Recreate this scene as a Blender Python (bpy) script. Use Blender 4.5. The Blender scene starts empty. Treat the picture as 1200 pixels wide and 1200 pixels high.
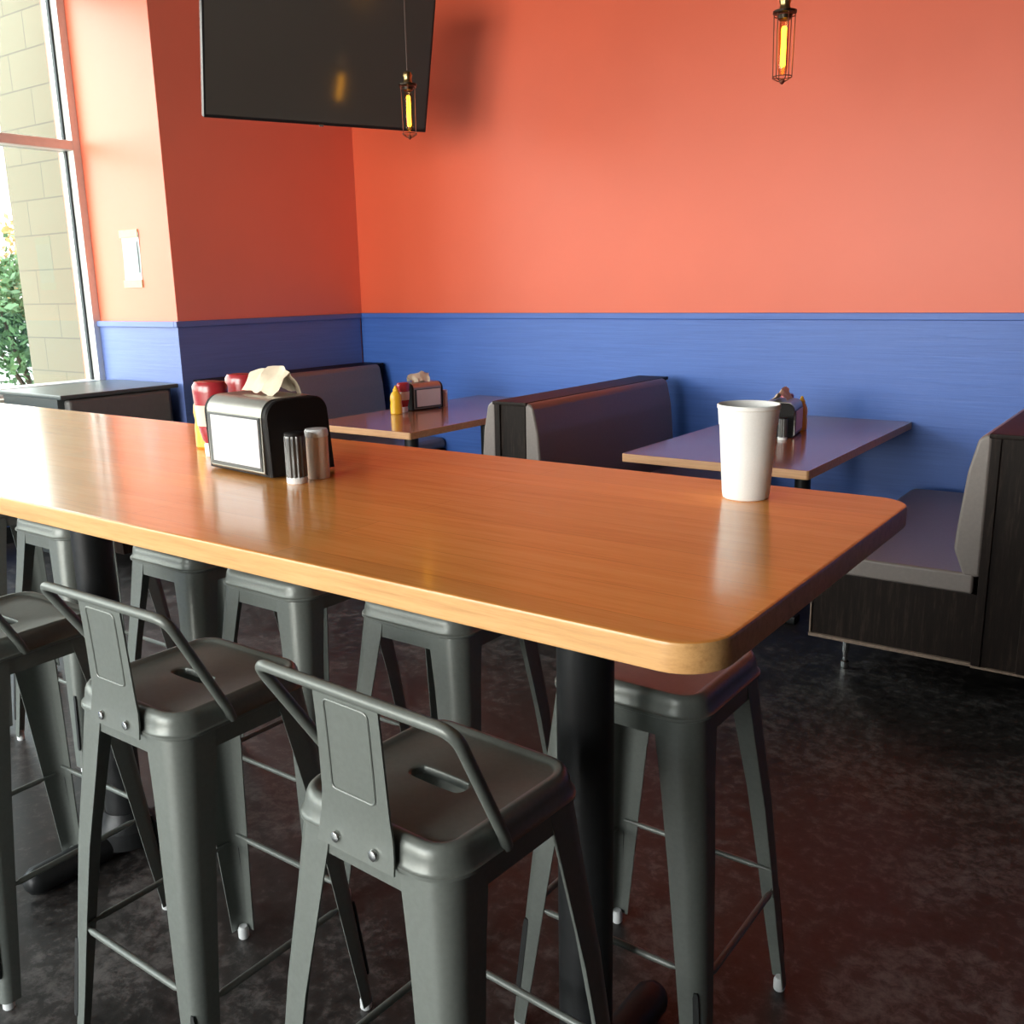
import bpy, bmesh, math, random
from mathutils import Vector, Matrix, noise
random.seed(4)
PI = math.pi
SC = bpy.context.scene
COL = SC.collection
R = math.radians

# ------------------------------------------------------------------ materials
def s2l(c):
    c = c / 255.0
    return c / 12.92 if c <= 0.04045 else ((c + 0.055) / 1.055) ** 2.4
def rgb(r, g, b): return (s2l(r), s2l(g), s2l(b), 1.0)

class NT:
    def __init__(s, name):
        s.m = bpy.data.materials.new(name); s.m.use_nodes = True
        s.t = s.m.node_tree; s.t.nodes.clear()
        s.out = s.t.nodes.new('ShaderNodeOutputMaterial')
    def n(s, typ, **kw):
        nd = s.t.nodes.new(typ)
        for k, v in kw.items():
            if hasattr(nd, k) and k not in nd.inputs: setattr(nd, k, v)
            else: nd.inputs[k].default_value = v
        return nd
    def l(s, a, b): s.t.links.new(a, b)
    def coords(s, scale=(1, 1, 1), kind='Object'):
        tc = s.n('ShaderNodeTexCoord'); mp = s.n('ShaderNodeMapping'); mp.inputs['Scale'].default_value = scale
        s.l(tc.outputs[kind], mp.inputs['Vector']); return mp.outputs['Vector']
    def noise(s, vec, scale, detail=4, rough=.55, dist=0.0):
        nd = s.n('ShaderNodeTexNoise'); nd.inputs['Scale'].default_value = scale
        nd.inputs['Detail'].default_value = detail; nd.inputs['Roughness'].default_value = rough
        nd.inputs['Distortion'].default_value = dist
        s.l(vec, nd.inputs['Vector']); return nd.outputs['Fac']
    def ramp(s, fac, stops):
        r = s.n('ShaderNodeValToRGB'); e = r.color_ramp.elements
        while len(e) < len(stops): e.new(.5)
        for el, (p, c) in zip(e, stops): el.position = p; el.color = c
        s.l(fac, r.inputs['Fac']); return r.outputs['Color']
    def bump(s, h, strength, dist=.01):
        b = s.n('ShaderNodeBump'); b.inputs['Strength'].default_value = strength; b.inputs['Distance'].default_value = dist
        s.l(h, b.inputs['Height']); return b.outputs['Normal']
    def bsdf(s, **kw):
        b = s.n('ShaderNodeBsdfPrincipled')
        for k, v in kw.items(): b.inputs[k.replace('_', ' ')].default_value = v
        s.l(b.outputs[0], s.out.inputs['Surface']); return b

def plain(name, col, rough=.5, metal=0.0, var=.06, scale=30, bump=0.0, coat=0.0, spec=.5, kind='Object'):
    t = NT(name); b = t.bsdf(Roughness=rough, Metallic=metal)
    b.inputs['Coat Weight'].default_value = coat; b.inputs['Coat Roughness'].default_value = .12
    b.inputs['Specular IOR Level'].default_value = spec
    v = t.coords(kind=kind); f = t.noise(v, scale, 3)
    lo = tuple(c * (1 - var) for c in col[:3]) + (1,); hi = tuple(min(1, c * (1 + var)) for c in col[:3]) + (1,)
    t.l(t.ramp(f, [(.3, lo), (.7, hi)]), b.inputs['Base Color'])
    if bump: t.l(t.bump(f, bump, .004), b.inputs['Normal'])
    return t.m

def wood(name, stops, axis=0, rough=.3, coat=.0, stretch=14, scale=3.0, bump=.05, plank=0.0, spec=.5):
    t = NT(name); b = t.bsdf(Roughness=rough); b.inputs['Specular IOR Level'].default_value = spec
    b.inputs['Coat Weight'].default_value = coat; b.inputs['Coat Roughness'].default_value = .1
    sc = [stretch] * 3; sc[axis] = 1.0
    v = t.coords(tuple(sc)); f = t.noise(v, scale, 6, .6, .6)
    v2 = t.coords(tuple(c * 4 for c in sc)); f2 = t.noise(v2, scale, 4, .7, .2)
    mx = t.n('ShaderNodeMix', data_type='FLOAT'); mx.inputs[0].default_value = .4
    t.l(f, mx.inputs[2]); t.l(f2, mx.inputs[3])
    fac = mx.outputs[0]
    col = t.ramp(fac, stops)
    if plank:                                   # glued strips, a faint change of tone from one to the next
        br = t.n('ShaderNodeTexBrick'); br.offset = .37; br.inputs['Scale'].default_value = 1.0
        br.inputs['Brick Width'].default_value = 1.1; br.inputs['Row Height'].default_value = plank
        br.inputs['Mortar Size'].default_value = .0006
        br.inputs['Color1'].default_value = (.93, .93, .93, 1); br.inputs['Color2'].default_value = (1.08, 1.05, 1.02, 1)
        br.inputs['Mortar'].default_value = (.72, .66, .6, 1)
        t.l(t.coords(), br.inputs['Vector'])
        mc = t.n('ShaderNodeMix', data_type='RGBA', blend_type='MULTIPLY'); mc.inputs[0].default_value = 1
        t.l(col, mc.inputs[6]); t.l(br.outputs['Color'], mc.inputs[7]); col = mc.outputs[2]
    t.l(col, b.inputs['Base Color'])
    if bump: t.l(t.bump(fac, bump, .002), b.inputs['Normal'])
    return t.m

def emis(name, col, strength):
    t = NT(name); e = t.n('ShaderNodeEmission'); e.inputs['Color'].default_value = col; e.inputs['Strength'].default_value = strength
    t.l(e.outputs[0], t.out.inputs['Surface']); return t.m

def glassy(name, tint=(1, 1, 1, 1), refl=.06, rough=.02):
    t = NT(name); tr = t.n('ShaderNodeBsdfTransparent'); tr.inputs['Color'].default_value = tint
    gl = t.n('ShaderNodeBsdfGlossy'); gl.inputs['Roughness'].default_value = rough
    mx = t.n('ShaderNodeMixShader'); mx.inputs[0].default_value = refl
    t.l(tr.outputs[0], mx.inputs[1]); t.l(gl.outputs[0], mx.inputs[2]); t.l(mx.outputs[0], t.out.inputs['Surface']); return t.m

def floor_mat():
    t = NT('stained_concrete'); b = t.bsdf(Roughness=.5)
    v = t.coords()
    f = t.noise(v, 2.2, 8, .65, .8); f2 = t.noise(v, 26, 6, .75, .3)
    mx = t.n('ShaderNodeMix', data_type='FLOAT'); mx.inputs[0].default_value = .55
    t.l(f, mx.inputs[2]); t.l(f2, mx.inputs[3])
    t.l(t.ramp(mx.outputs[0], [(.38, (.007, .0063, .006, 1)), (.5, (.027, .024, .0225, 1)), (.62, (.115, .103, .097, 1))]), b.inputs['Base Color'])
    rr = t.ramp(mx.outputs[0], [(.35, (.34, .34, .34, 1)), (.65, (.56, .56, .56, 1))]); t.l(rr, b.inputs['Roughness'])
    t.l(t.bump(f2, .12, .003), b.inputs['Normal']); return t.m

def block_mat():
    t = NT('concrete_block'); b = t.bsdf(Roughness=.9)
    tc = t.n('ShaderNodeTexCoord'); sp = t.n('ShaderNodeSeparateXYZ'); cb = t.n('ShaderNodeCombineXYZ')
    t.l(tc.outputs['Object'], sp.inputs[0]); t.l(sp.outputs['X'], cb.inputs['X']); t.l(sp.outputs['Z'], cb.inputs['Y'])
    br = t.n('ShaderNodeTexBrick'); br.inputs['Scale'].default_value = 1; br.inputs['Brick Width'].default_value = .46
    br.inputs['Row Height'].default_value = .23; br.inputs['Mortar Size'].default_value = .006; br.inputs['Mortar Smooth'].default_value = .4
    br.inputs['Color1'].default_value = rgb(118, 113, 95); br.inputs['Color2'].default_value = rgb(122, 117, 99); br.inputs['Mortar'].default_value = rgb(98, 96, 84)
    t.l(cb.outputs[0], br.inputs['Vector']); t.l(br.outputs['Color'], b.inputs['Base Color']); return t.m

def wainscot_mat(name='blue_painted_wood', lo=(.045, .130, .48), hi=(.064, .170, .57)):
    t = NT(name); b = t.bsdf(Roughness=.42)
    v = t.coords((1, 1, 30)); f = t.noise(v, 2.5, 5, .7, .4)
    t.l(t.ramp(f, [(.3, (lo[0], lo[1], lo[2], 1)), (.7, (hi[0], hi[1], hi[2], 1))]), b.inputs['Base Color'])
    t.l(t.bump(f, .25, .004), b.inputs['Normal']); return t.m

M = {}
M['orange'] = plain('orange_wall_paint', (.80, .135, .060, 1), .42, var=.03, scale=1.3, bump=.03)
M['wains'] = wainscot_mat()
M['wains_hazed'] = wainscot_mat('blue_wood_window_haze', (.115, .165, .40), (.135, .195, .47))  # same blue wainscot with window haze mixed into its colour
M['orange_hazed'] = plain('orange_wall_window_haze', (.92, .24, .155, 1), .42, var=.03, scale=1.3, bump=.03)  # same orange wall, window haze worked into the colour of the left side
M['orange_glare'] = plain('orange_wall_window_glare', (.82, .195, .11, 1), .42, var=.03, scale=1.3, bump=.03)  # same orange wall, lightened to paint in window glare on the pillar
M['floor'] = floor_mat()
M['ceil'] = plain('dark_ceiling_paint', (.10, .09, .085, 1), .8)
M['dim'] = plain('grey_wall_paint', (.06, .05, .045, 1), .7)
M['block'] = block_mat()
M['alu'] = plain('window_aluminium', (.62, .62, .60, 1), .4, .3, .03)
M['gasket'] = plain('black_gasket', (.02, .025, .03, 1), .6)
M['glass'] = glassy('window_glass', refl=.025)
M['dimming'] = glassy('daylight_dimming_glass', (.72, .75, .74, 1), .025)  # tint added to cut the daylight coming through the left windows
M['sill'] = plain('sill_stone', (.55, .52, .44, 1), .6)
M['table'] = wood('table_oak', [(.30, (.70, .25, .050, 1)), (.48, (.86, .345, .075, 1)), (.66, (.92, .41, .11, 1))], 0, .22, .25, 16, 2.6, .02, .09)
M['edge'] = wood('table_edge_oak', [(.3, (.50, .25, .085, 1)), (.5, (.66, .36, .14, 1)), (.7, (.75, .44, .19, 1))], 0, .36, .1, 20, 4, .03)
M['booth_top'] = wood('booth_table_oak', [(.3, (.26, .085, .04, 1)), (.5, (.36, .135, .065, 1)), (.68, (.45, .19, .10, 1))], 1, .2, .4, 14, 3, .02)
M['booth_edge'] = wood('booth_edge_oak', [(.3, (.42, .20, .085, 1)), (.6, (.60, .33, .16, 1))], 0, .4, 0, 18, 4, .03)
M['darkwood'] = wood('dark_stained_oak', [(.30, (.006, .004, .003, 1)), (.52, (.014, .009, .007, 1)), (.72, (.050, .034, .026, 1))], 2, .5, .0, 12, 5, .08, spec=.14)
M['rawedge'] = wood('pale_panel_edge', [(.3, (.16, .11, .08, 1)), (.7, (.30, .22, .16, 1))], 1, .6, 0, 10, 5, .05)
M['vinyl'] = plain('taupe_vinyl', (.205, .175, .16, 1), .36, var=.05, scale=90, bump=.05)
M['steel'] = plain('gunmetal_powder_coat', (.145, .160, .146, 1), .38, .2, .06, 120, .03)
M['steel_dark'] = plain('black_slot', (.012, .013, .013, 1), .6)
M['bolt'] = plain('zinc_bolt', (.62, .63, .62, 1), .25, 1.0)
M['foot'] = plain('pale_rubber_foot', (.70, .72, .72, 1), .5)
M['blackiron'] = plain('black_iron', (.014, .015, .016, 1), .45, .2, .1, 60)
M['chrome'] = plain('chrome', (.72, .73, .73, 1), .2, 1.0)
M['black_plastic'] = plain('black_plastic', (.018, .017, .017, 1), .45, spec=.08)
M['face'] = plain('brushed_grey_faceplate', (.36, .35, .31, 1), .34, .7, .03, 60)
M['bezel'] = plain('dark_bezel', (.06, .065, .065, 1), .3, .3)
M['panel'] = plain('white_insert_card', (.66, .66, .69, 1), .45, var=.02)
M['panel_dim'] = plain('pink_grey_insert_card', (.62, .52, .52, 1), .4, var=.02)
M['napkin'] = plain('kraft_napkin', (.72, .60, .45, 1), .9, var=.06, scale=60, bump=.2)
M['ketchup'] = plain('ketchup_red', (.36, .022, .030, 1), .25, coat=.4, var=.05)
M['klabel'] = plain('cream_bottle_label', (.80, .66, .50, 1), .5)
M['mustard'] = plain('mustard_yellow', (.86, .47, .02, 1), .35, coat=.2, var=.04)
M['white_pl'] = plain('white_plastic', (.82, .84, .84, 1), .35)
M['salt'] = plain('tan_salt_carton', (.80, .62, .50, 1), .5)
M['pepper'] = plain('smoky_fluted_plastic', (.055, .055, .052, 1), .18, coat=.5)
M['foam'] = plain('white_foam', (.83, .84, .82, 1), .55, var=.02, scale=300, bump=.06)
M['tvblack'] = plain('tv_black_plastic', (.010, .010, .011, 1), .35)
M['screen'] = plain('tv_screen', (.060, .056, .050, 1), .16, var=.0, spec=.9)
M['bronze'] = plain('dark_bronze', (.035, .024, .015, 1), .35, .7)
M['brass'] = plain('aged_brass', (.42, .30, .14, 1), .3, 1.0)
M['wire'] = plain('bronze_cage_wire', (.16, .045, .022, 1), .4, .4)
M['cord'] = plain('brown_cord', (.10, .07, .06, 1), .7)
M['bulb'] = glassy('amber_bulb_glass', (1, .80, .55, 1), .05)
M['filament'] = emis('glowing_filament', (1.0, .50, .022, 1), 15)
M['paper'] = plain('white_paper', (.50, .56, .55, 1), .7, var=.06, scale=14)
M['print'] = plain('faded_grey_print', (.40, .46, .48, 1), .7, var=.12, scale=40)
M['tape'] = plain('cream_tape', (.60, .50, .27, 1), .5)
M['leaf'] = plain('shrub_leaf', (.075, .15, .06, 1), .6, var=.5, scale=3)
M['leaf2'] = plain('golden_leaf', (.42, .27, .10, 1), .6, var=.4, scale=3)  # golden-brown leaf colour of the tree crown
M['bark'] = plain('shrub_stem', (.06, .04, .025, 1), .8)
M['ground'] = plain('outdoor_paving', (.32, .33, .29, 1), .9, var=.15, scale=2)
M['lamp'] = emis('ceiling_panel_glow', (1.0, .93, .84, 1), 1.0)

# ------------------------------------------------------------------ mesh helpers
def obj(name, bm, mat, parent=None, angle=38, smooth=True):
    bmesh.ops.recalc_face_normals(bm, faces=bm.faces)
    me = bpy.data.meshes.new(name); bm.to_mesh(me); bm.free()
    mats = mat if isinstance(mat, (list, tuple)) else [mat]
    for m in mats: me.materials.append(m)
    if smooth:
        me.shade_smooth(); me.set_sharp_from_angle(angle=R(angle))
    o = bpy.data.objects.new(name, me); COL.objects.link(o)
    if smooth:
        wn = o.modifiers.new('weighted_normals', 'WEIGHTED_NORMAL'); wn.keep_sharp = True; wn.weight = 100
    if parent: o.parent = parent
    return o
def thing(name, label, cat, loc=(0, 0, 0), rz=0, group=None):
    o = bpy.data.objects.new(name, None); COL.objects.link(o); o.empty_display_size = .1
    o.location = loc; o.rotation_euler = (0, 0, rz); o['label'] = label; o['category'] = cat
    if group: o['group'] = group
    return o
def tag(o, label, cat, group=None):
    o['label'] = label; o['category'] = cat
    if group: o['group'] = group
    return o
def struct(o, label=None):
    o['kind'] = 'structure'
    if label: o['label'] = label
    return o
def dup(root, loc, rz, label, group=None):
    def cp(o, par):
        c = o.copy(); COL.objects.link(c); c.parent = par
        for ch in list(o.children): cp(ch, c)
        return c
    r = cp(root, None); r.location = loc; r.rotation_euler = (0, 0, rz); r['label'] = label
    if group: r['group'] = group
    return r

def B(): return bmesh.new()
def box(bm, lo, hi, bev=0.0, seg=2, mi=0, rot=None):
    lo, hi = Vector(lo), Vector(hi); t = bmesh.new()
    bmesh.ops.create_cube(t, size=1.0, matrix=Matrix.Translation((lo + hi) / 2) @ Matrix.Diagonal((*(hi - lo), 1)))
    if bev: bmesh.ops.bevel(t, geom=list(t.edges), offset=bev, segments=seg, profile=.5, affect='EDGES')
    merge(bm, t, mi, rot); return bm
def merge(bm, t, mi=0, mat=None):
    if mat is not None: bmesh.ops.transform(t, matrix=mat, verts=t.verts)
    vs = {v: bm.verts.new(v.co) for v in t.verts}
    for f in t.faces:
        try: nf = bm.faces.new([vs[v] for v in f.verts]); nf.material_index = mi
        except ValueError: pass
    t.free()
def loft(bm, rings, closed=True, cap=True, mi=0):
    rv = [[bm.verts.new(p) for p in r] for r in rings]; n = len(rings[0])
    for a, b in zip(rv, rv[1:]):
        for i in range(n if closed else n - 1):
            j = (i + 1) % n
            f = bm.faces.new((a[i], a[j], b[j], b[i])); f.material_index = mi
    if cap:
        for r in (rv[0], rv[-1]):
            try: f = bm.faces.new(r); f.material_index = mi
            except ValueError: pass
    return bm
def lathe(bm, prof, seg=32, c=(0, 0, 0), mi=0, cap=True):
    rings = [[(c[0] + r * math.cos(2 * PI * i / seg), c[1] + r * math.sin(2 * PI * i / seg), c[2] + z) for i in range(seg)] for r, z in prof]
    return loft(bm, rings, True, cap, mi)
def tube(bm, pts, r, seg=12, closed=False, mi=0):
    pts = [Vector(p) for p in pts]; n = len(pts); rings = []
    prev = None
    for i, p in enumerate(pts):
        a = pts[i - 1] if (i > 0 or closed) else p
        b = pts[(i + 1) % n] if (i < n - 1 or closed) else p
        t = (b - a).normalized()
        if prev is None:
            up = Vector((0, 0, 1)) if abs(t.z) < .9 else Vector((1, 0, 0))
            u = t.cross(up).normalized()
        else:
            u = (prev - t * prev.dot(t)).normalized()
        prev = u; w = t.cross(u)
        rr = r[i] if isinstance(r, (list, tuple)) else r
        rings.append([p + (u * math.cos(2 * PI * k / seg) + w * math.sin(2 * PI * k / seg)) * rr for k in range(seg)])
    if closed: rings.append(rings[0]); return loft(bm, rings, True, False, mi)
    return loft(bm, rings, True, True, mi)
def fillet(pts, rad, n=8):
    pts = [Vector(p) for p in pts]; out = [pts[0]]
    for a, p, b in zip(pts, pts[1:], pts[2:]):
        da = (a - p).normalized(); db = (b - p).normalized()
        s = p + da * rad; e = p + db * rad
        for i in range(n + 1):
            t = i / n; out.append(s * (1 - t) ** 2 + p * 2 * t * (1 - t) + e * t ** 2)
    out.append(pts[-1]); return out
def rrect(hx, hy, r, n=7, m=3):
    """rounded rectangle outline with the same number of points whatever its size"""
    P = []
    for (sx, sy, a0) in ((1, 1, 0), (-1, 1, 90), (-1, -1, 180), (1, -1, 270)):
        cx, cy = sx * (hx - r), sy * (hy - r)
        for i in range(n + 1):
            a = R(a0 + 90 * i / n); P.append((cx + r * math.cos(a), cy + r * math.sin(a)))
    out = []
    k = n + 1
    for c in range(4):
        out += P[c * k:(c + 1) * k]
        a = P[(c + 1) * k - 1]; b = P[((c + 1) * k) % len(P)]
        for i in range(1, m + 1):
            t = i / (m + 1); out.append((a[0] * (1 - t) + b[0] * t, a[1] * (1 - t) + b[1] * t))
    return out
def slab(bm, x0, x1, y0, y1, z0, z1, r, bev=.004, mi_side=1):
    cx, cy, hx, hy = (x0 + x1) / 2, (y0 + y1) / 2, (x1 - x0) / 2, (y1 - y0) / 2
    prof = [(-bev, z0), (-bev * .3, z0 + bev * .3), (0, z0 + bev), (0, z1 - bev), (-bev * .3, z1 - bev * .3), (-bev, z1)]
    rings = []
    for d, z in prof:
        rings.append([(cx + x, cy + y, z) for x, y in rrect(hx + d, hy + d, max(r + d, .001))])
    loft(bm, rings)
    for f in bm.faces:
        n = f.normal if f.normal.length else Vector((0, 0, 1)); f.normal_update()
        f.material_index = 0 if abs(f.normal.z) > .9 else mi_side
    return bm

# ------------------------------------------------------------------ room shell
YB, CX, PY, WX = 4.96, -4.90, 3.45, -5.70
RZ, CH = 1.276, 3.55
def wall(name, lo, hi, mat): return struct(obj(name, box(B(), lo, hi), mat, smooth=False))
wall('floor', (-5.95, -4.2, -.1), (3.6, 5.16, 0), M['floor'])
wall('ceiling', (-5.95, -4.2, CH), (3.6, 5.16, CH + .1), M['ceil'])
wall('wall_back', (CX - .15, YB, 0), (3.6, YB + .15, CH), M['orange'])
wall('wall_left', (CX - .10, PY + .001, 0), (CX + .0015, YB, CH), M['orange_hazed'])
wall('wall_left_return', (-5.95, PY, 0), (CX, PY + .15, CH), M['orange_glare'])
wall('wall_right', (3.5, -4.2, 0), (3.6, YB, CH), M['dim'])
# window wall on the left: a low wall, a header and two piers between three storefront windows
WZ0, WZ1 = .86, 3.25
spans = [(1.0, 3.45), (-1.6, .85), (-4.05, -1.75)]
wb = B(); box(wb, (WX - .2, -4.2, 0), (WX, PY, WZ0 - .03)); box(wb, (WX - .2, -4.2, WZ1), (WX, PY, CH))
for y0, y1 in ((.85, 1.0), (-1.75, -1.6), (-4.2, -4.05)): box(wb, (WX - .2, y0, WZ0 - .03), (WX, y1, WZ1))
struct(obj('wall_window_side', wb, M['orange'], smooth=False))
def storefront(name, y0, y1):
    w = bpy.data.objects.new(name, None); COL.objects.link(w); struct(w)
    x0, x1 = WX - .15, WX + .003; t = .05
    f = B()
    box(f, (x0, y0, WZ0), (x1, y0 + t, WZ1), .003); box(f, (x0, y1 - t, WZ0), (x1, y1, WZ1), .003)
    box(f, (x0, y0 + t, WZ0), (x1, y1 - t, WZ0 + t), .003); box(f, (x0, y0 + t, WZ1 - t), (x1, y1 - t, WZ1), .003)
    box(f, (x0, y0 + t, 2.285), (x1, y1 - t, 2.285 + .055), .003)
    if y1 - y0 > 2: box(f, (x0, (y0 + y1) / 2 - .025 - .2, WZ0 + t), (x1, (y0 + y1) / 2 + .025 - .2, WZ1 - t), .003)
    obj('window_frame', f, M['alu'], w)
    g = B(); xm = WX - .075
    box(g, (xm - .012, y1 - t - .012, WZ0 + t), (xm + .012, y1 - t, WZ1 - t)); box(g, (xm - .012, y0 + t, WZ0 + t), (xm + .012, y0 + t + .012, WZ1 - t))
    obj('gasket', g, M['gasket'], w, smooth=False)
    p = B(); box(p, (xm - .003, y0 + t, WZ0 + t), (xm + .003, y1 - t, WZ1 - t)); obj('pane', p, M['dimming'], w, smooth=False)
    s = B(); box(s, (WX - .01, y0, WZ0 - .03), (WX + .12, y1, WZ0), .006); obj('window_sill', s, M['sill'], w)
    return w
for i, (a, b) in enumerate(spans): storefront('window_%d' % (i + 1), a, b)
# front wall behind the photographer, mostly storefront glass
fb = B(); box(fb, (-5.95, -4.2, 0), (3.6, -4.05, .5)); box(fb, (-5.95, -4.2, 3.0), (3.6, -4.05, CH))
for x0, x1 in ((-5.95, -5.2), (-2.9, -2.7), (-.7, 3.6)): box(fb, (x0, -4.2, .5), (x1, -4.05, 3.0))
struct(obj('wall_front', fb, M['dim'], smooth=False))
for k, (x0, x1) in enumerate(((-5.2, -2.9), (-2.7, -.7))):
    w = bpy.data.objects.new('window_%d' % (k + 4), None); COL.objects.link(w); struct(w)
    f = B()
    for lo, hi in (((x0, -4.17, .5), (x0 + .05, -4.07, 3)), ((x1 - .05, -4.17, .5), (x1, -4.07, 3)), ((x0 + .05, -4.17, .5), (x1 - .05, -4.07, .55)), ((x0 + .05, -4.17, 2.95), (x1 - .05, -4.07, 3)), (((x0 + x1) / 2 - .025, -4.17, .55), ((x0 + x1) / 2 + .025, -4.07, 2.95))): box(f, lo, hi, .003)
    obj('window_frame', f, M['alu'], w)
    p = B(); box(p, (x0 + .05, -4.125, .55), (x1 - .05, -4.118, 2.95)); obj('pane', p, M['glass'], w, smooth=False)
# blue wainscot with its cap rail
def wains(name, lo, hi, cap_lo, cap_hi, m='wains'):
    b = B(); box(b, lo, hi); box(b, cap_lo, cap_hi, .005)
    return struct(obj(name, b, M[m]))
wains('trim_1', (CX, YB - .012, .1), (3.5, YB, RZ - .02), (CX, YB - .03, RZ - .035), (3.5, YB, RZ))
wains('trim_2', (CX, PY - .012, .1), (CX + .012, YB - .03, RZ - .02), (CX, PY - .03, RZ - .035), (CX + .03, YB - .03, RZ), 'wains_hazed')
wains('trim_4', (WX, -4.0, .1), (WX + .012, PY - .03, WZ0 - .06), (WX, -4.0, WZ0 - .06), (WX + .03, PY - .03, WZ0 - .035))
wains('trim_3', (WX, PY - .012, .1), (CX, PY, RZ - .02), (WX + .003, PY - .03, RZ - .035), (CX, PY, RZ), 'wains_hazed')
for nm, lo, hi in (('baseboard_back', (CX + .012, YB - .02, 0), (3.5, YB, .1)), ('baseboard_left', (CX, PY - .02, 0), (CX + .02, YB - .02, .1)), ('baseboard_window_side', (WX, -4.0, 0), (WX + .02, PY - .02, .1)), ('baseboard_return', (WX, PY - .02, 0), (CX, PY, .1))):
    struct(obj(nm, box(B(), lo, hi, .003), M['blackiron']))

# ------------------------------------------------------------------ outside the window
struct(obj('ground_outside', box(B(), (-60, -60, -.16), (-5.95, 60, -.06)), M['ground'], smooth=False))
struct(obj('block_wall_outside', box(B(), (-6.895, 3.60, -.06), (-5.96, 4.6, 6.0)), M['block'], smooth=False), 'pale concrete block wall end outside the window')
struct(obj('soffit_outside', box(B(), (-6.895, 3.0, 4.2), (-5.96, 3.6, 4.4)), M['dim'], smooth=False))
def shrub(name, label, loc, size, mat, n, cat='shrub'):
    t = thing(name, label, cat, loc)
    b = B()
    for i in range(n):
        a = random.uniform(0, 2 * PI); u = random.random() ** .45; v = random.uniform(-1, 1); q = math.sqrt(max(0, 1 - v * v))
        lump = .8 + .35 * noise.noise(Vector((math.cos(a) * 2, math.sin(a) * 2, v * 2)) + Vector(loc))
        c = Vector((size[0] * u * q * math.cos(a) * lump, size[1] * u * q * math.sin(a) * lump, size[2] * (.52 + .5 * u * v * lump)))
        d = Vector((random.uniform(-1, 1), random.uniform(-1, 1), random.uniform(-.3, 1))).normalized()
        e = d.cross(Vector((random.random(), random.random(), .3))).normalized(); L = random.uniform(.07, .14) * size[2] * .5
        vs = [bm_v for bm_v in (b.verts.new(c), b.verts.new(c + d * L * .5 + e * L * .3), b.verts.new(c + d * L), b.verts.new(c + d * L * .5 - e * L * .3))]
        b.faces.new(vs)
    obj('foliage', b, mat, t, smooth=False)
    s = B()
    for k in range(6):
        a = k * 1.05; tube(s, [(0.05 * math.cos(a), .05 * math.sin(a), 0), (size[0] * .3 * math.cos(a), size[1] * .3 * math.sin(a), size[2] * .4), (size[0] * .45 * math.cos(a), size[1] * .45 * math.sin(a), size[2] * .75)], [.04, .025, .01], 6)
    obj('stem', s, M['bark'], t)
    return t
shrub('garden_shrub', 'large dark green leafy shrub outside beyond the block wall', (-13.7, 7.2, -.06), (1.7, 1.7, 2.35), M['leaf'], 5200)
shrub('garden_tree', 'golden bushy tree crown rising behind the green shrub outside', (-22.5, 13.0, -.06), (2.6, 2.6, 3.9), M['leaf2'], 3200, 'tree')

# ------------------------------------------------------------------ high bar table
TX1, TY0, TY1 = -.374, .849, 1.668
bt = thing('bar_table', 'long high bar table with glossy orange oak top and black pedestals', 'table', (-2.15, 1.26, 0))
def rel(b, root):
    bmesh.ops.translate(b, vec=-Vector(root.location), verts=b.verts); return b
obj('tabletop', rel(slab(B(), -4.30, TX1, TY0, TY1, 1.033, 1.07, .06, .005), bt), [M['table'], M['edge']], bt)
for x in (-.757, -2.18, -3.6):
    b = B(); lathe(b, [(.047, .02), (.047, 1.0)], 28, (x, 1.23, 0)); obj('pedestal_column', rel(b, bt), M['blackiron'], bt)
    b = B(); box(b, (x - .13, 1.23 - .22, 1.008), (x + .13, 1.23 + .22, 1.033), .004); obj('mounting_plate', rel(b, bt), M['blackiron'], bt)
    b = B(); pts = [(x, 1.23 - .25 + .5 * i / 12, .038) for i in range(13)]
    rr = [.036] * 13
    pts = [(x, 1.23 - .278, .038), (x, 1.23 - .268, .038)] + pts + [(x, 1.23 + .268, .038), (x, 1.23 + .278, .038)]
    tube(b, pts, [.012, .028] + rr + [.028, .012], 16)
    f = obj('pedestal_foot', rel(b, bt), M['blackiron'], bt)
    b = B(); lathe(b, [(.075, .03), (.075, .075), (.06, .09), (.05, .12)], 28, (x, 1.23, 0)); obj('collar', rel(b, bt), M['blackiron'], f)

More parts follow.
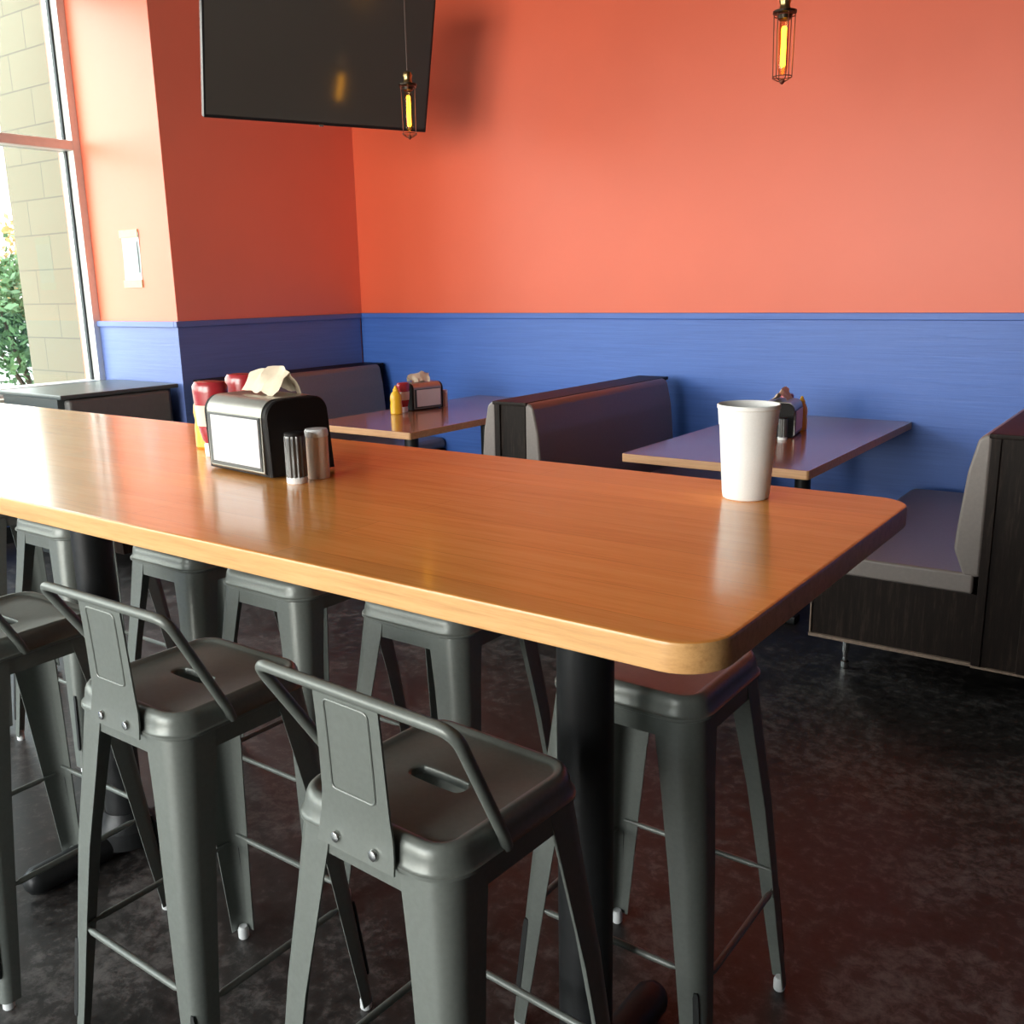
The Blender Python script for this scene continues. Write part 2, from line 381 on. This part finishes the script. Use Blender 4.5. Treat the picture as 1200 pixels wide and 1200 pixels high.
# ------------------------------------------------------------------ bar stools
def make_stool(label, group, back=True):
    t = thing('bar_stool', label, 'bar stool', (0, 0, 0), 0, group)
    # seat pan: rolled rim, dished top with a hand slot
    h, r = .147, .05
    prof = [(.004, .716), (.009, .719), (.009, .724), (.004, .727), (.001, .742), (0, .748), (-.003, .755), (-.008, .7600), (-.014, .7605), (-.020, .7575), (-.025, .7545)]
    rings = [[(x, y, z) for x, y in rrect(h + d, h + d, r + d)] for d, z in prof]
    N = len(rings[0])
    def slot(a, c, z):
        out = []
        for x, y in rrect(.05, .05, .0499):
            ang = math.atan2(y, x); out.append((a * math.cos(ang) + (c if math.cos(ang) > 0 else -c) * min(1, abs(math.cos(ang)) * 3), a * math.sin(ang), z))
        return out
    rings += [slot(.019, .036, .7545), slot(.016, .034, .752), slot(.015, .034, .742)]
    b = B(); loft(b, rings, True, False)
    obj('seat', b, M['steel'], t, 50)
    # apron strips between the legs
    b = B()
    for s in (-1, 1):
        box(b, (-.1, s * .146 - .0015, .683), (.1, s * .146 + .0015, .72)); box(b, (s * .146 - .0015, -.1, .683), (s * .146 + .0015, .1, .72))
    obj('apron', b, M['steel'], t)
    lv = [(.722, .147, .080, .042), (.69, .150, .079, .041), (.6, .158, .070, .036), (.45, .174, .060, .031), (.3, .186, .051, .027), (.15, .197, .042, .022), (.018, .208, .035, .019)]
    kz = lambda z: .208 - (.208 - .147) * (z - .018) / .704
    for sx in (-1, 1):
        for sy in (-1, 1):
            rings = []
            for z, k, w, rr in lv:
                p = [(k - w, k)]
                for i in range(9):
                    a = R(90 - 90 * i / 8); p.append((k - rr + rr * math.cos(a), k - rr + rr * math.sin(a)))
                p.append((k, k - w))
                q = [(k - w, k - .0025)]
                r2 = rr - .0025
                for i in range(9):
                    a = R(90 - 90 * i / 8); q.append((k - rr + r2 * math.cos(a), k - rr + r2 * math.sin(a)))
                q.append((k - .0025, k - w))
                rings.append([(sx * x, sy * y, z) for x, y in p + q[::-1]])
            b = B(); loft(b, rings)
            leg = obj('leg', b, M['steel'], t, 30)
            # pressed groove running down the leg corner, and the foot cap
            b = B(); g = []
            for z in (.075, .085, .16, .235, .245):
                k = kz(z) + .0012; w = .0035 if z in (.075, .245) else .0055
                g.append([(sx * (k - .012 - w), sy * k, z), (sx * (k - .012 + w), sy * k, z), (sx * (k - .012 + w), sy * (k - .004), z), (sx * (k - .012 - w), sy * (k - .004), z)])
            loft(b, g); obj('groove', b, M['steel_dark'], leg)
            b = B(); lathe(b, [(.010, 0), (.012, .003), (.012, .022), (.009, .03)], 14, (sx * .193, sy * .193, 0)); obj('foot_cap', b, M['foot'], leg)
    for s in (-1, 1):
        z = .275; k = kz(z) - .004; b = B()
        tube(b, [(-k + .012, s * k, z), (-k + .045, s * k, z), (-k + .055, s * k, z), (k - .055, s * k, z), (k - .045, s * k, z), (k - .012, s * k, z)], [.003, .004, .0065, .0065, .004, .003], 10)
        obj('footrest_bar', b, M['steel'], t)
        z = .255; k = kz(z) - .004; b = B()
        tube(b, [(s * k, -k + .012, z), (s * k, -k + .045, z), (s * k, -k + .055, z), (s * k, k - .055, z), (s * k, k - .045, z), (s * k, k - .012, z)], [.003, .004, .0065, .0065, .004, .003], 10)
        obj('footrest_bar', b, M['steel'], t)
    if not back: return t
    # low back: bent tube and pressed centre plate with two bolts
    b = B()
    path = fillet([(.160, .010, .722), (.163, -.012, .745), (.174, -.180, .950), (-.174, -.180, .950), (-.163, -.012, .745), (-.160, .010, .722)], .012, 4)
    path = fillet([(.152, -.035, .722), (.156, -.045, .744)], .01)[:1] + fillet([(.156, -.045, .744), (.186, -.162, .942), (-.184, -.162, .940), (-.156, -.045, .744)], .030, 8) + [(-.152, -.035, .722)]
    # keep the short ends tight
    tube(b, path, .0085, 14); obj('back_tube', b, M['steel'], t)
    rows = [(.713, -.1605, .073), (.735, -.157, .071), (.757, -.1545, .068), (.785, -.1545, .064), (.84, -.1565, .062), (.90, -.1595, .061), (.937, -.162, .061)]
    rings = []
    for z, y, w in rows:
        xs = [-w + 2 * w * i / 8 for i in range(9)]
        rings.append([(x, y - .003, z) for x in xs] + [(x, y, z) for x in reversed(xs)])
    b = B(); loft(b, rings); pl = obj('back_plate', b, M['steel'], t, 30)
    b = B(); fr = []
    def yat(z):
        for (z0, y0, _), (z1, y1, _) in zip(rows, rows[1:]):
            if z0 <= z <= z1: return y0 + (y1 - y0) * (z - z0) / (z1 - z0)
        return rows[-1][1]
    for x, zz in rrect(.041, .064, .008, 4, 6):
        z = .862 + zz; fr.append((x, yat(z) - .0032, z))
    tube(b, fr, .0018, 6, True); obj('pressed_border', b, M['steel'], pl)
    for x in (-.036, .036):
        b = B(); t2 = bmesh.new(); lathe(t2, [(.0085, 0), (.0085, .002), (.007, .005), (.003, .0065)], 16)
        merge(b, t2, 0, Matrix.Translation((x, -.1605, .729)) @ Matrix.Rotation(R(90), 4, 'X')); obj('bolt', b, M['bolt'], pl)
    return t
s1 = make_stool('gunmetal metal bar stool nearest the camera, its low back facing us', 'metal bar stools around the high table')
G = s1['group']
s1.location = (-.818, .933, 0); s1.rotation_euler = (0, 0, R(-3))
for x, y, rz, lab in ((-1.437, .972, 0, 'gunmetal bar stool with low back in front of table, second from the right'),
                      (-2.055, .93, 2, 'gunmetal bar stool on the near side of table, cut by left edge of photo')):
    dup(s1, (x, y, 0), R(rz), lab, G)
f1 = make_stool('dark metal bar stool tucked under the right end of the table top', G, False)
f1.location = (-.764, 1.50, 0); f1.rotation_euler = (0, 0, PI)
for x, y, rz, lab in ((-1.345, 1.59, 180, 'metal bar stool on far side of table, seen between two near stools'),
                      (-1.815, 1.575, 180, 'metal bar stool on far side of table, above seat of second near stool'),
                      (-2.235, 1.585, 180, 'metal bar stool on far side of table, behind back of second near stool'),
                      (-2.86, 1.585, 180, 'metal bar stool on far side of table, second from left photo edge'),
                      (-3.35, 1.585, 180, 'metal bar stool on far side of table, farthest along at left photo edge')):
    dup(f1, (x, y, 0), R(rz), lab, G)

# ------------------------------------------------------------------ booths
def xprism(prof, y0, y1, bev=.0, seg=3):
    """closed XZ outline pushed along Y, edges rounded"""
    t = bmesh.new(); loft(t, [[(x, y0, z) for x, z in prof], [(x, y1, z) for x, z in prof]])
    bmesh.ops.recalc_face_normals(t, faces=t.faces)
    if bev: bmesh.ops.bevel(t, geom=list(t.edges), offset=bev, segments=seg, profile=.5, affect='EDGES')
    return t
def bench_side(t, s, x_off, y1, wid=.649):
    """seat, back cushion and base on side s (+1 right, -1 left) of a frame centred on local x 0"""
    b = xprism([(s * (.10 + x_off), .378), (s * (wid - .012), .378), (s * (wid + .004), .40), (s * (wid - .004), .432), (s * (wid - .03), .447), (s * (.10 + x_off), .452)], .004, y1 - .02, .010)
    obj('seat_cushion', b, M['vinyl'], t)
    b = xprism([(s * (.082 + x_off), .44), (s * (.135 + x_off), .44), (s * (.172 + x_off), .53), (s * (.168 + x_off), .60), (s * (.150 + x_off), .80), (s * (.125 + x_off), .915), (s * (.100 + x_off), .935), (s * (.082 + x_off), .93)], .002, y1 - .10, .012)
    obj('back_cushion', b, M['vinyl'], t)
    b = B(); box(b, tuple(sorted((s * (.085 + x_off), s * wid)))[0:1] + (.02, .125), tuple(sorted((s * (.085 + x_off), s * wid)))[1:2] + (y1 - .02, .376), .004)
    base = obj('base_panel', b, M['darkwood'], t)
    b = B(); box(b, (min(s * .08, s * (wid + .006)), .006, .118), (max(s * .08, s * (wid + .006)), .026, .130), .001); 
    box(b, (s * wid - (.0 if s > 0 else .006), .012, .13), (s * wid + (.006 if s > 0 else 0), .026, .25), .001)
    obj('edge_strip', b, M['rawedge'], base)
    for yy in (.03, y1 - .12):
        b = B(); lathe(b, [(.013, 0), (.016, .006), (.016, .028), (.010, .034), (.009, .06), (.014, .07), (.014, .125)], 16, (s * (wid - .125), yy + .02, 0)); obj('leg', b, M['chrome'], t)
def make_bench(label, x, double=True, y0=3.43, y1l=1.40, flip=1, wid=.649, loc=None):
    t = thing('booth_bench', label, 'booth bench', (x, y0, 0) if loc is None else loc, 0, 'upholstered booth benches along the walls')
    b = B(); box(b, (-.080, .010, .125), (.080, y1l - .03, .905 + .015), .004)
    box(b, (-.085, .0, .125), (-.055, .03, .923), .003); box(b, (.055, .0, .125), (.085, .03, .923), .003)
    fr = obj('back_frame', b, M['darkwood'], t)
    b = B(); box(b, (-.084, .002, .116), (.084, .026, .1245), .001); obj('edge_strip', b, M['rawedge'], fr)
    b = B(); box(b, (-.092, -.004, .920), (.092, y1l - .03, .936), .003); obj('top_cap', b, M['darkwood'], t)
    for s in ((-1, 1) if double else (flip,)): bench_side(t, s, 0, y1l, wid)
    return t
make_bench('double-sided taupe vinyl booth bench between the two booth tables', -2.506)
make_bench('taupe booth bench with dark wood end panel at right edge of photo', -.464)
make_bench('taupe booth bench backed against the left wall in the corner', -4.765, False, wid=.62, y0=3.49, y1l=1.46)
wbn = thing('booth_bench', 'low dark slate bench back standing in front of the window', 'booth bench', (-4.93, 2.70, 0), 0, 'upholstered booth benches along the walls')
b = B(); box(b, (-.60, 0, .0), (-.03, .70, .895), .004); obj('back_frame', b, plain('slate_laminate', (.060, .070, .070, 1), .4), wbn)
b = B(); box(b, (-.62, -.012, .895), (.03, .715, .919), .006); obj('top_cap', b, plain('slate_cap', (.075, .088, .088, 1), .35), wbn)
b = B(); box(b, (-.03, .03, .44), (.03, .66, .890), .02, 3); obj('back_cushion', b, plain('slate_vinyl', (.135, .130, .125, 1), .4), wbn)
b = B(); box(b, (-.03, .01, .10), (.42, .69, .36), .004); obj('base_panel', b, M['darkwood'], wbn)
b = B(); box(b, (-.02, .01, .362), (.44, .69, .45), .02, 3); obj('seat_cushion', b, M['vinyl'], wbn)

def make_booth_table(label, x0, x1):
    t = thing('booth_table', label, 'table', ((x0 + x1) / 2, 3.445, 0), 0, 'booth tables with pendant lamps over them')
    h = (x1 - x0) / 2
    obj('tabletop', slab(B(), -h, h, 0, 1.495, .715, .75, .012, .003), [M['booth_top'], M['booth_edge']], t)
    for y in (.42, 1.1):
        b = B(); lathe(b, [(.038, .03), (.038, .69)], 24, (0, y, 0)); obj('pedestal_column', b, M['blackiron'], t)
        b = B(); box(b, (-.24, y - .035, .0), (.24, y + .035, .035), .008); box(b, (-.04, y - .2, .0), (.04, y + .2, .034), .008); obj('pedestal_foot', b, M['blackiron'], t)
        b = B(); box(b, (-.26, y - .16, .69), (.26, y + .16, .715), .004); obj('mounting_plate', b, M['blackiron'], t)
    return t
make_booth_table('brown booth table to the right, behind the white foam cup', -1.943, -1.152)
make_booth_table('brown booth table to the left, in the corner by the left wall', -3.86, -3.12)

# ------------------------------------------------------------------ things on the tables
def make_dispenser(label, loc, rz, card):
    t = thing('napkin_dispenser', label, 'napkin dispenser', loc, rz)
    W, D, H = .110, .150, .155
    prof = []                                  # side outline: rounded top edges
    for (cx, cz, a0) in ((-D / 2 + .034, H - .034, 180), (D / 2 - .030, H - .030, 90)):
        for i in range(9):
            a = R(a0 - 90 * i / 8); rr = .034 if a0 == 180 else .030
            prof.append((cx + rr * math.cos(a), cz + rr * math.sin(a)))
    prof = [(-D / 2 + .004, .004)] + prof + [(D / 2 + .010, .004)]
    b = B(); loft(b, [[(-W + .004, y * .97, z * .985) for y, z in prof], [(-W, y, z) for y, z in prof], [(W, y, z) for y, z in prof], [(W - (-.004), y * .97, z * .985) for y, z in prof]])
    obj('housing', b, M['black_plastic'], t, 30)
    # grey cover wrapping front and top
    outer = prof[1:12]; b = B()
    pts = [(-D / 2 - .002, .012)] + [(y * 1.015, z * 1.012) for y, z in prof[1:14]] + [(D / 2 - .04, H * 1.012)]
    rr = []
    for x in (-W + .012, W - .012): rr.append([(x, y, z) for y, z in pts] + [(x, y + .004, z - .004) for y, z in reversed(pts)])
    loft(b, rr); obj('cover', b, M['face'], t, 30)
    b = B(); y = -D / 2 - .004
    box(b, (-W + .016, y, .014), (W - .016, y + .004, .122), .0015); fr = obj('card_frame', b, M['bezel'], t)
    b = B(); box(b, (-W + .030, y - .0015, .022), (W - .020, y + .001, .118), .0005); obj('insert_card', b, card, fr)
    b = B(); yb = D / 2
    box(b, (-W + .016, yb - .001, .014), (W - .016, yb + .003, .118), .0015); fr = obj('card_frame', b, M['bezel'], t)
    b = B(); box(b, (-W + .03, yb + .002, .024), (W - .03, yb + .0045, .110), .0005); obj('insert_card', b, M['panel_dim'], fr)
    return t
def make_napkin(label, loc, rz, seed, s=1.0):
    rnd = random.Random(seed); b = B(); n, m = 12, 10; rows = []
    for j in range(m + 1):
        v = j / m; row = []
        for i in range(n + 1):
            u = i / n; x = (u - .5) * (.105 + .03 * (1 - abs(v - .5) * 2))
            fold = 1 - abs(v - .5) * 2          # ridge in the middle
            z = .010 + .052 * fold ** .8 * (1 - .35 * abs(u - .62) * 2) + .008 * noise.noise(Vector((u * 4 + seed, v * 4, 1.3)))
            y = (v - .5) * .060 * (1 - .3 * fold) + .010 * noise.noise(Vector((u * 5, v * 3 + seed, 7)))
            x += .008 * noise.noise(Vector((u * 3, v * 5, seed + 2)))
            if u > .9: z -= .006 * (1 - fold)
            row.append(b.verts.new((x * s, y * s, z * s)))
        rows.append(row)
    for r0, r1 in zip(rows, rows[1:]):
        for i in range(n): b.faces.new((r0[i], r0[i + 1], r1[i + 1], r1[i]))
    o = obj('paper_napkin', b, M['napkin'], None, 25); o.location = loc; o.rotation_euler = (0, 0, rz)
    return tag(o, label, 'napkin', 'kraft napkins pulled up from the dispensers')
def oval(prof, seg=28):
    return [[(a * math.cos(2 * PI * i / seg), c * math.sin(2 * PI * i / seg), z) for i in range(seg)] for a, c, z in prof]
def make_ketchup(label, loc, rz):
    t = thing('ketchup_bottle', label, 'sauce bottle', loc, rz, 'red ketchup bottles beside the dispensers')
    b = B(); loft(b, oval([(.020, .018, .026), (.026, .020, .032), (.035, .024, .06), (.039, .026, .10), (.042, .027, .13), (.042, .027, .142), (.036, .022, .150), (.02, .012, .152)])); obj('bottle_body', b, M['ketchup'], t)
    b = B(); loft(b, oval([(.022, .021, 0), (.023, .022, .003), (.023, .022, .024), (.019, .018, .028)])); obj('cap', b, M['white_pl'], t)
    b = B(); loft(b, oval([(.0365, .0249, .062), (.0395, .0266, .098), (.0398, .0267, .104)]), True, False); obj('bottle_label', b, M['klabel'], t)
    t.scale = (1, 1, 1.12)
    return t
def make_mustard(label, loc, rz):
    t = thing('mustard_bottle', label, 'sauce bottle', loc, rz, 'yellow mustard bottles beside the dispensers')
    b = B(); loft(b, oval([(.030, .022, 0), (.034, .026, .004), (.034, .026, .05), (.031, .024, .066), (.034, .026, .085), (.032, .024, .104), (.022, .018, .122), (.015, .015, .128)])); obj('bottle_body', b, M['mustard'], t)
    b = B(); lathe(b, [(.016, .126), (.016, .138), (.011, .143), (.005, .158), (.003, .160)], 20); obj('cap', b, M['mustard'], t)
    return t
def make_shaker(kind, label, loc):
    if kind == 'pepper':
        t = thing('pepper_shaker', label, 'shaker', loc, 0, 'dark pepper shakers by the dispensers')
        b = B(); rings = []
        for r_, z in ((.0195, .012), (.0195, .088), (.0185, .092)):
            rings.append([((r_ + .0012 * math.cos(14 * a)) * math.cos(a), (r_ + .0012 * math.cos(14 * a)) * math.sin(a), z) for a in [2 * PI * i / 84 for i in range(84)]])
        loft(b, rings); obj('shaker_body', b, M['pepper'], t, 60)
        b = B(); lathe(b, [(.0185, .092), (.0195, .093), (.0195, .097), (.017, .099)], 28); obj('cap', b, M['black_plastic'], t)
        b = B(); lathe(b, [(.0195, 0), (.0205, .002), (.0205, .011), (.019, .0125)], 28); obj('base_cap', b, M['white_pl'], t)
    else:
        t = thing('salt_shaker', label, 'shaker', loc, 0, 'pale salt shakers by the dispensers')
        b = B(); lathe(b, [(.0215, 0), (.0222, .002), (.0222, .083), (.0215, .085)], 32); obj('shaker_body', b, M['salt'], t)
        b = B(); lathe(b, [(.0225, .083), (.0232, .085), (.0232, .094), (.021, .098), (.01, .099)], 32); obj('cap', b, M['white_pl'], t)
    return t
z = 1.07
make_dispenser('large black napkin dispenser with white card on the high orange table', (-1.580, 1.302, z), R(-6), M['panel'])
make_napkin('crumpled kraft napkin sticking out of the dispenser on the high table', (-1.583, 1.325, z + .150), R(-8), 3, 1.15)
make_ketchup('red ketchup bottle on the high orange table, left of the dispenser', (-1.822, 1.350, z), R(25))
make_ketchup('second red ketchup bottle on the high table, farther back at the dispenser corner', (-1.915, 1.513, z), R(25))
make_mustard('yellow mustard bottle peeking out at far left behind high-table ketchup', (-1.930, 1.418, z), R(35))
make_shaker('pepper', 'dark fluted pepper shaker with white base on the high table', (-1.413, 1.230, z))
make_shaker('salt', 'tan salt shaker with white cap on the high table', (-1.415, 1.288, z))
z = .75
make_dispenser('black napkin dispenser with pinkish card on the left booth table', (-3.725, 4.215, z), R(78), M['panel_dim'])
make_napkin('kraft napkin sticking out of the dispenser on the left booth table', (-3.725, 4.205, z + .150), R(70), 9, 1.1)
make_mustard('yellow mustard bottle standing on the left booth table', (-3.675, 3.955, z), R(60))
make_ketchup('red ketchup bottle standing on the left booth table', (-3.70, 4.045, z), R(80))
make_shaker('salt', 'tan salt shaker at right of dispenser on left booth table', (-3.665, 4.36, z))
make_dispenser('black napkin dispenser on right booth table, partly behind the foam cup', (-1.565, 4.26, z), R(100), M['panel_dim'])
make_napkin('kraft napkin sticking out of the dispenser on the right booth table', (-1.565, 4.27, z + .150), R(95), 14, 1.1)
make_ketchup('red ketchup bottle behind the dispenser on the right booth table', (-1.60, 4.42, z), R(80))
make_mustard('yellow mustard bottle at far side of dispenser on right booth table', (-1.53, 4.425, z), R(80))
make_shaker('pepper', 'dark pepper shaker in front of dispenser on right booth table', (-1.50, 4.105, z))
cup = thing('foam_cup', 'tall white foam drink cup standing on the high orange table', 'cup', (-.625, 1.545, 1.07))
b = B(); lathe(b, [(.034, .004), (.036, 0), (.039, .002), (.0405, .012), (.0480, .126), (.0492, .128), (.0512, .154), (.0527, .156), (.0527, .161), (.0515, .1625), (.0500, .161), (.0385, .012), (.02, .010)], 56)
obj('cup_wall', b, M['foam'], cup, 30)

# ------------------------------------------------------------------ television on its wall arm
tv = thing('television', 'large black flat television tilted down in the left wall corner', 'television', (-4.2365, 3.2493, 2.2913))
sw, ti, TW = .41466, .285, 1.23; TH = TW * 9 / 16
u = Vector((math.sin(sw), math.cos(sw), 0)); n0 = Vector((math.cos(sw), -math.sin(sw), 0))
up = Vector((0, 0, 1)) * math.cos(ti) + n0 * math.sin(ti); nn = u.cross(up) * -1
if nn.dot(n0) < 0: nn = -nn
F = Matrix((( u.x, up.x, nn.x, 0), (u.y, up.y, nn.y, 0), (u.z, up.z, nn.z, 0), (0, 0, 0, 1)))
def tvb(lo, hi, bev): b = B(); t2 = bmesh.new(); box(t2, lo, hi, bev); merge(b, t2, 0, F); return b
case = tvb((0, 0, -.045), (TW, TH, 0), .006); t2 = bmesh.new(); box(t2, (.2, .12, -.085), (TW - .2, TH - .18, -.04), .015); merge(case, t2, 0, F)
obj('casing', case, M['tvblack'], tv)
obj('screen', tvb((.012, .016, -.002), (TW - .012, TH - .012, .0012), .0005), M['screen'], tv)
obj('maker_badge', tvb((TW / 2 - .012, -.006, -.006), (TW / 2 + .012, .006, .002), .001), M['chrome'], tv)
mc = F @ Vector((TW / 2, TH / 2 - .03, -.085))
b = B(); tube(b, [mc, (-3.4 - 1.08, mc.y + .02 + 3.9 - 3.9, mc.z + 2.29 - 2.29)], .025, 10)
bmesh.ops.translate(b, vec=(0, 0, 0), verts=b.verts); b.free()
wp = Vector((CX, 4.05, 2.62)) - Vector(tv.location)
b = B(); tube(b, [mc, (mc + wp) / 2 + Vector((-.02, .06, 0)), wp + Vector((.03, 0, 0))], .022, 12); obj('mount_arm', b, M['blackiron'], tv)
b = B(); box(b, tuple(wp + Vector((.0, -.06, -.12))), tuple(wp + Vector((.03, .06, .12))), .004); obj('mount_plate', b, M['blackiron'], tv)

# ------------------------------------------------------------------ pendants over the booth tables
def make_pendant(label, loc):
    t = thing('pendant_lamp', label, 'pendant lamp', loc, 0, 'caged filament pendant lamps over the booth tables')
    # origin: middle of the filament
    b = B(); tube(b, [(0, 0, .17), (0, 0, CH - loc[2])], .0035, 8); obj('cord', b, M['cord'], t)
    b = B(); lathe(b, [(.05, CH - loc[2] - .025), (.055, CH - loc[2] - .02), (.055, CH - loc[2])], 24); obj('ceiling_rose', b, M['bronze'], t)
    b = B(); lathe(b, [(.008, .185), (.020, .178), (.024, .165), (.020, .150), (.020, .140), (.024, .132), (.024, .126)], 20); so = obj('socket', b, M['brass'], t)
    b = B(); lathe(b, [(.024, .128), (.045, .126), (.045, .118), (.030, .114), (.026, .098), (.020, .094)], 24); obj('collar', b, M['bronze'], so)
    b = B()
    for k in range(6):
        a = k * PI / 3 + .2; c, s = math.cos(a), math.sin(a)
        tube(b, [(.040 * c, .040 * s, .120), (.038 * c, .038 * s, 0), (.036 * c, .036 * s, -.112), (.018 * c, .018 * s, -.122), (0, 0, -.126)], .0019, 6)
    for r_, z_ in ((.040, .110), (.036, -.108)):
        tube(b, [(r_ * math.cos(2 * PI * i / 24), r_ * math.sin(2 * PI * i / 24), z_) for i in range(24)], .0019, 6, True)
    lathe(b, [(.001, -.136), (.010, -.128), (.010, -.120), (.004, -.116)], 12)
    obj('wire_cage', b, M['wire'], t)
    b = B(); lathe(b, [(.013, .10), (.018, .085), (.019, .06), (.019, -.075), (.016, -.09), (.006, -.10)], 20); bu = obj('bulb', b, M['bulb'], t)
    b = B()
    tube(b, [(0, 0, .072), (0, 0, .066), (0, 0, -.066), (0, 0, -.072)], [.006, .0095, .0095, .006], 10); obj('filament', b, M['filament'], bu)
    return t
make_pendant('caged filament pendant lamp hanging in front of the television', (-3.408, 3.86, 2.303))
make_pendant('caged filament pendant lamp hanging before the orange wall, right of centre', (-1.477, 3.86, 2.315))

# ------------------------------------------------------------------ notice taped to the wall return
nt = thing('paper_notice', 'small faded white paper notice taped to orange wall by window', 'notice', (-5.285, PY + .0035, 1.64))
b = B(); n = 8; rows = []
for j in range(n + 1):
    row = []
    for i in range(5):
        uu, v = i / 4, j / n
        row.append(b.verts.new(((uu - .5) * .175 + .008 * (v - .5), -.004 - .006 * abs(uu - .5) * abs(v - .5) * 2, (v - .5) * .30)))
    rows.append(row)
for r0, r1 in zip(rows, rows[1:]):
    for i in range(4): b.faces.new((r0[i], r0[i + 1], r1[i + 1], r1[i]))
obj('sheet', b, M['paper'], nt)
b = B(); box(b, (-.065, -.0095, -.08), (.07, -.0085, .10)); obj('printed_area', b, M['print'], nt)
for zz in (-.145, .145):
    b = B(); box(b, (-.10, -.0115, zz - .022), (.085, -.003, zz + .022), .0005); obj('tape', b, M['tape'], nt)

# ------------------------------------------------------------------ light
SKY = (11.0, 21.5)
w = bpy.data.worlds.new('evening_sky'); SC.world = w; w.use_nodes = True
nt_ = w.node_tree; nt_.nodes.clear()
out = nt_.nodes.new('ShaderNodeOutputWorld'); bg = nt_.nodes.new('ShaderNodeBackground'); tc = nt_.nodes.new('ShaderNodeTexCoord')
sp = nt_.nodes.new('ShaderNodeSeparateXYZ'); rp = nt_.nodes.new('ShaderNodeValToRGB')
nt_.links.new(tc.outputs['Generated'], sp.inputs[0]); nt_.links.new(sp.outputs['Z'], rp.inputs['Fac'])
e = rp.color_ramp.elements; e[0].position = .0; e[0].color = (1, .95, .86, 1); e[1].position = .5; e[1].color = (.86, .95, 1, 1)
nt_.links.new(rp.outputs['Color'], bg.inputs['Color']); 
mr = nt_.nodes.new('ShaderNodeMapRange'); mr.inputs['From Min'].default_value = .1; mr.inputs['From Max'].default_value = -1
mr.inputs['To Min'].default_value = SKY[0]; mr.inputs['To Max'].default_value = SKY[1]
nt_.links.new(sp.outputs['Y'], mr.inputs['Value']); nt_.links.new(mr.outputs[0], bg.inputs['Strength'])
nt_.links.new(bg.outputs[0], out.inputs['Surface'])
def area(name, loc, rot, sx, sy, power, col=(1, 1, 1), portal=False):
    l = bpy.data.lights.new(name, 'AREA'); l.shape = 'RECTANGLE'; l.size = sx; l.size_y = sy; l.energy = power; l.color = col
    o = bpy.data.objects.new(name, l); COL.objects.link(o); o.location = loc; o.rotation_euler = rot
    if portal: l.cycles.is_portal = True
    return o
for y0, y1 in spans: area('window_portal', (WX - .16, (y0 + y1) / 2, (WZ0 + WZ1) / 2), (0, R(-90), 0), WZ1 - WZ0, y1 - y0, 1, portal=True)
for x0, x1 in ((-5.2, -2.9), (-2.7, -.7)): area('window_portal', ((x0 + x1) / 2, -4.19, 1.75), (R(90), 0, 0), x1 - x0, 2.5, 1, portal=True)

# ------------------------------------------------------------------ camera
cam = bpy.data.cameras.new('camera'); co = bpy.data.objects.new('camera', cam); COL.objects.link(co)
yaw, pitch, roll = -.6302, .2311, -.0195
fwd = Vector((math.sin(yaw) * math.cos(pitch), math.cos(yaw) * math.cos(pitch), -math.sin(pitch)))
right = Vector((math.cos(yaw), -math.sin(yaw), 0)); upv = right.cross(fwd)
r2 = right * math.cos(roll) + upv * math.sin(roll); u2 = upv * math.cos(roll) - right * math.sin(roll)
co.matrix_world = Matrix(((r2.x, u2.x, -fwd.x, 0), (r2.y, u2.y, -fwd.y, 0), (r2.z, u2.z, -fwd.z, 1.432), (0, 0, 0, 1)))
cam.sensor_width = 36; cam.lens = 36 * 1118.66 / 1200; cam.clip_start = .05; cam.clip_end = 300
SC.camera = co
SC.view_settings.view_transform = 'Standard'; SC.view_settings.look = 'None'; SC.view_settings.exposure = 0.0
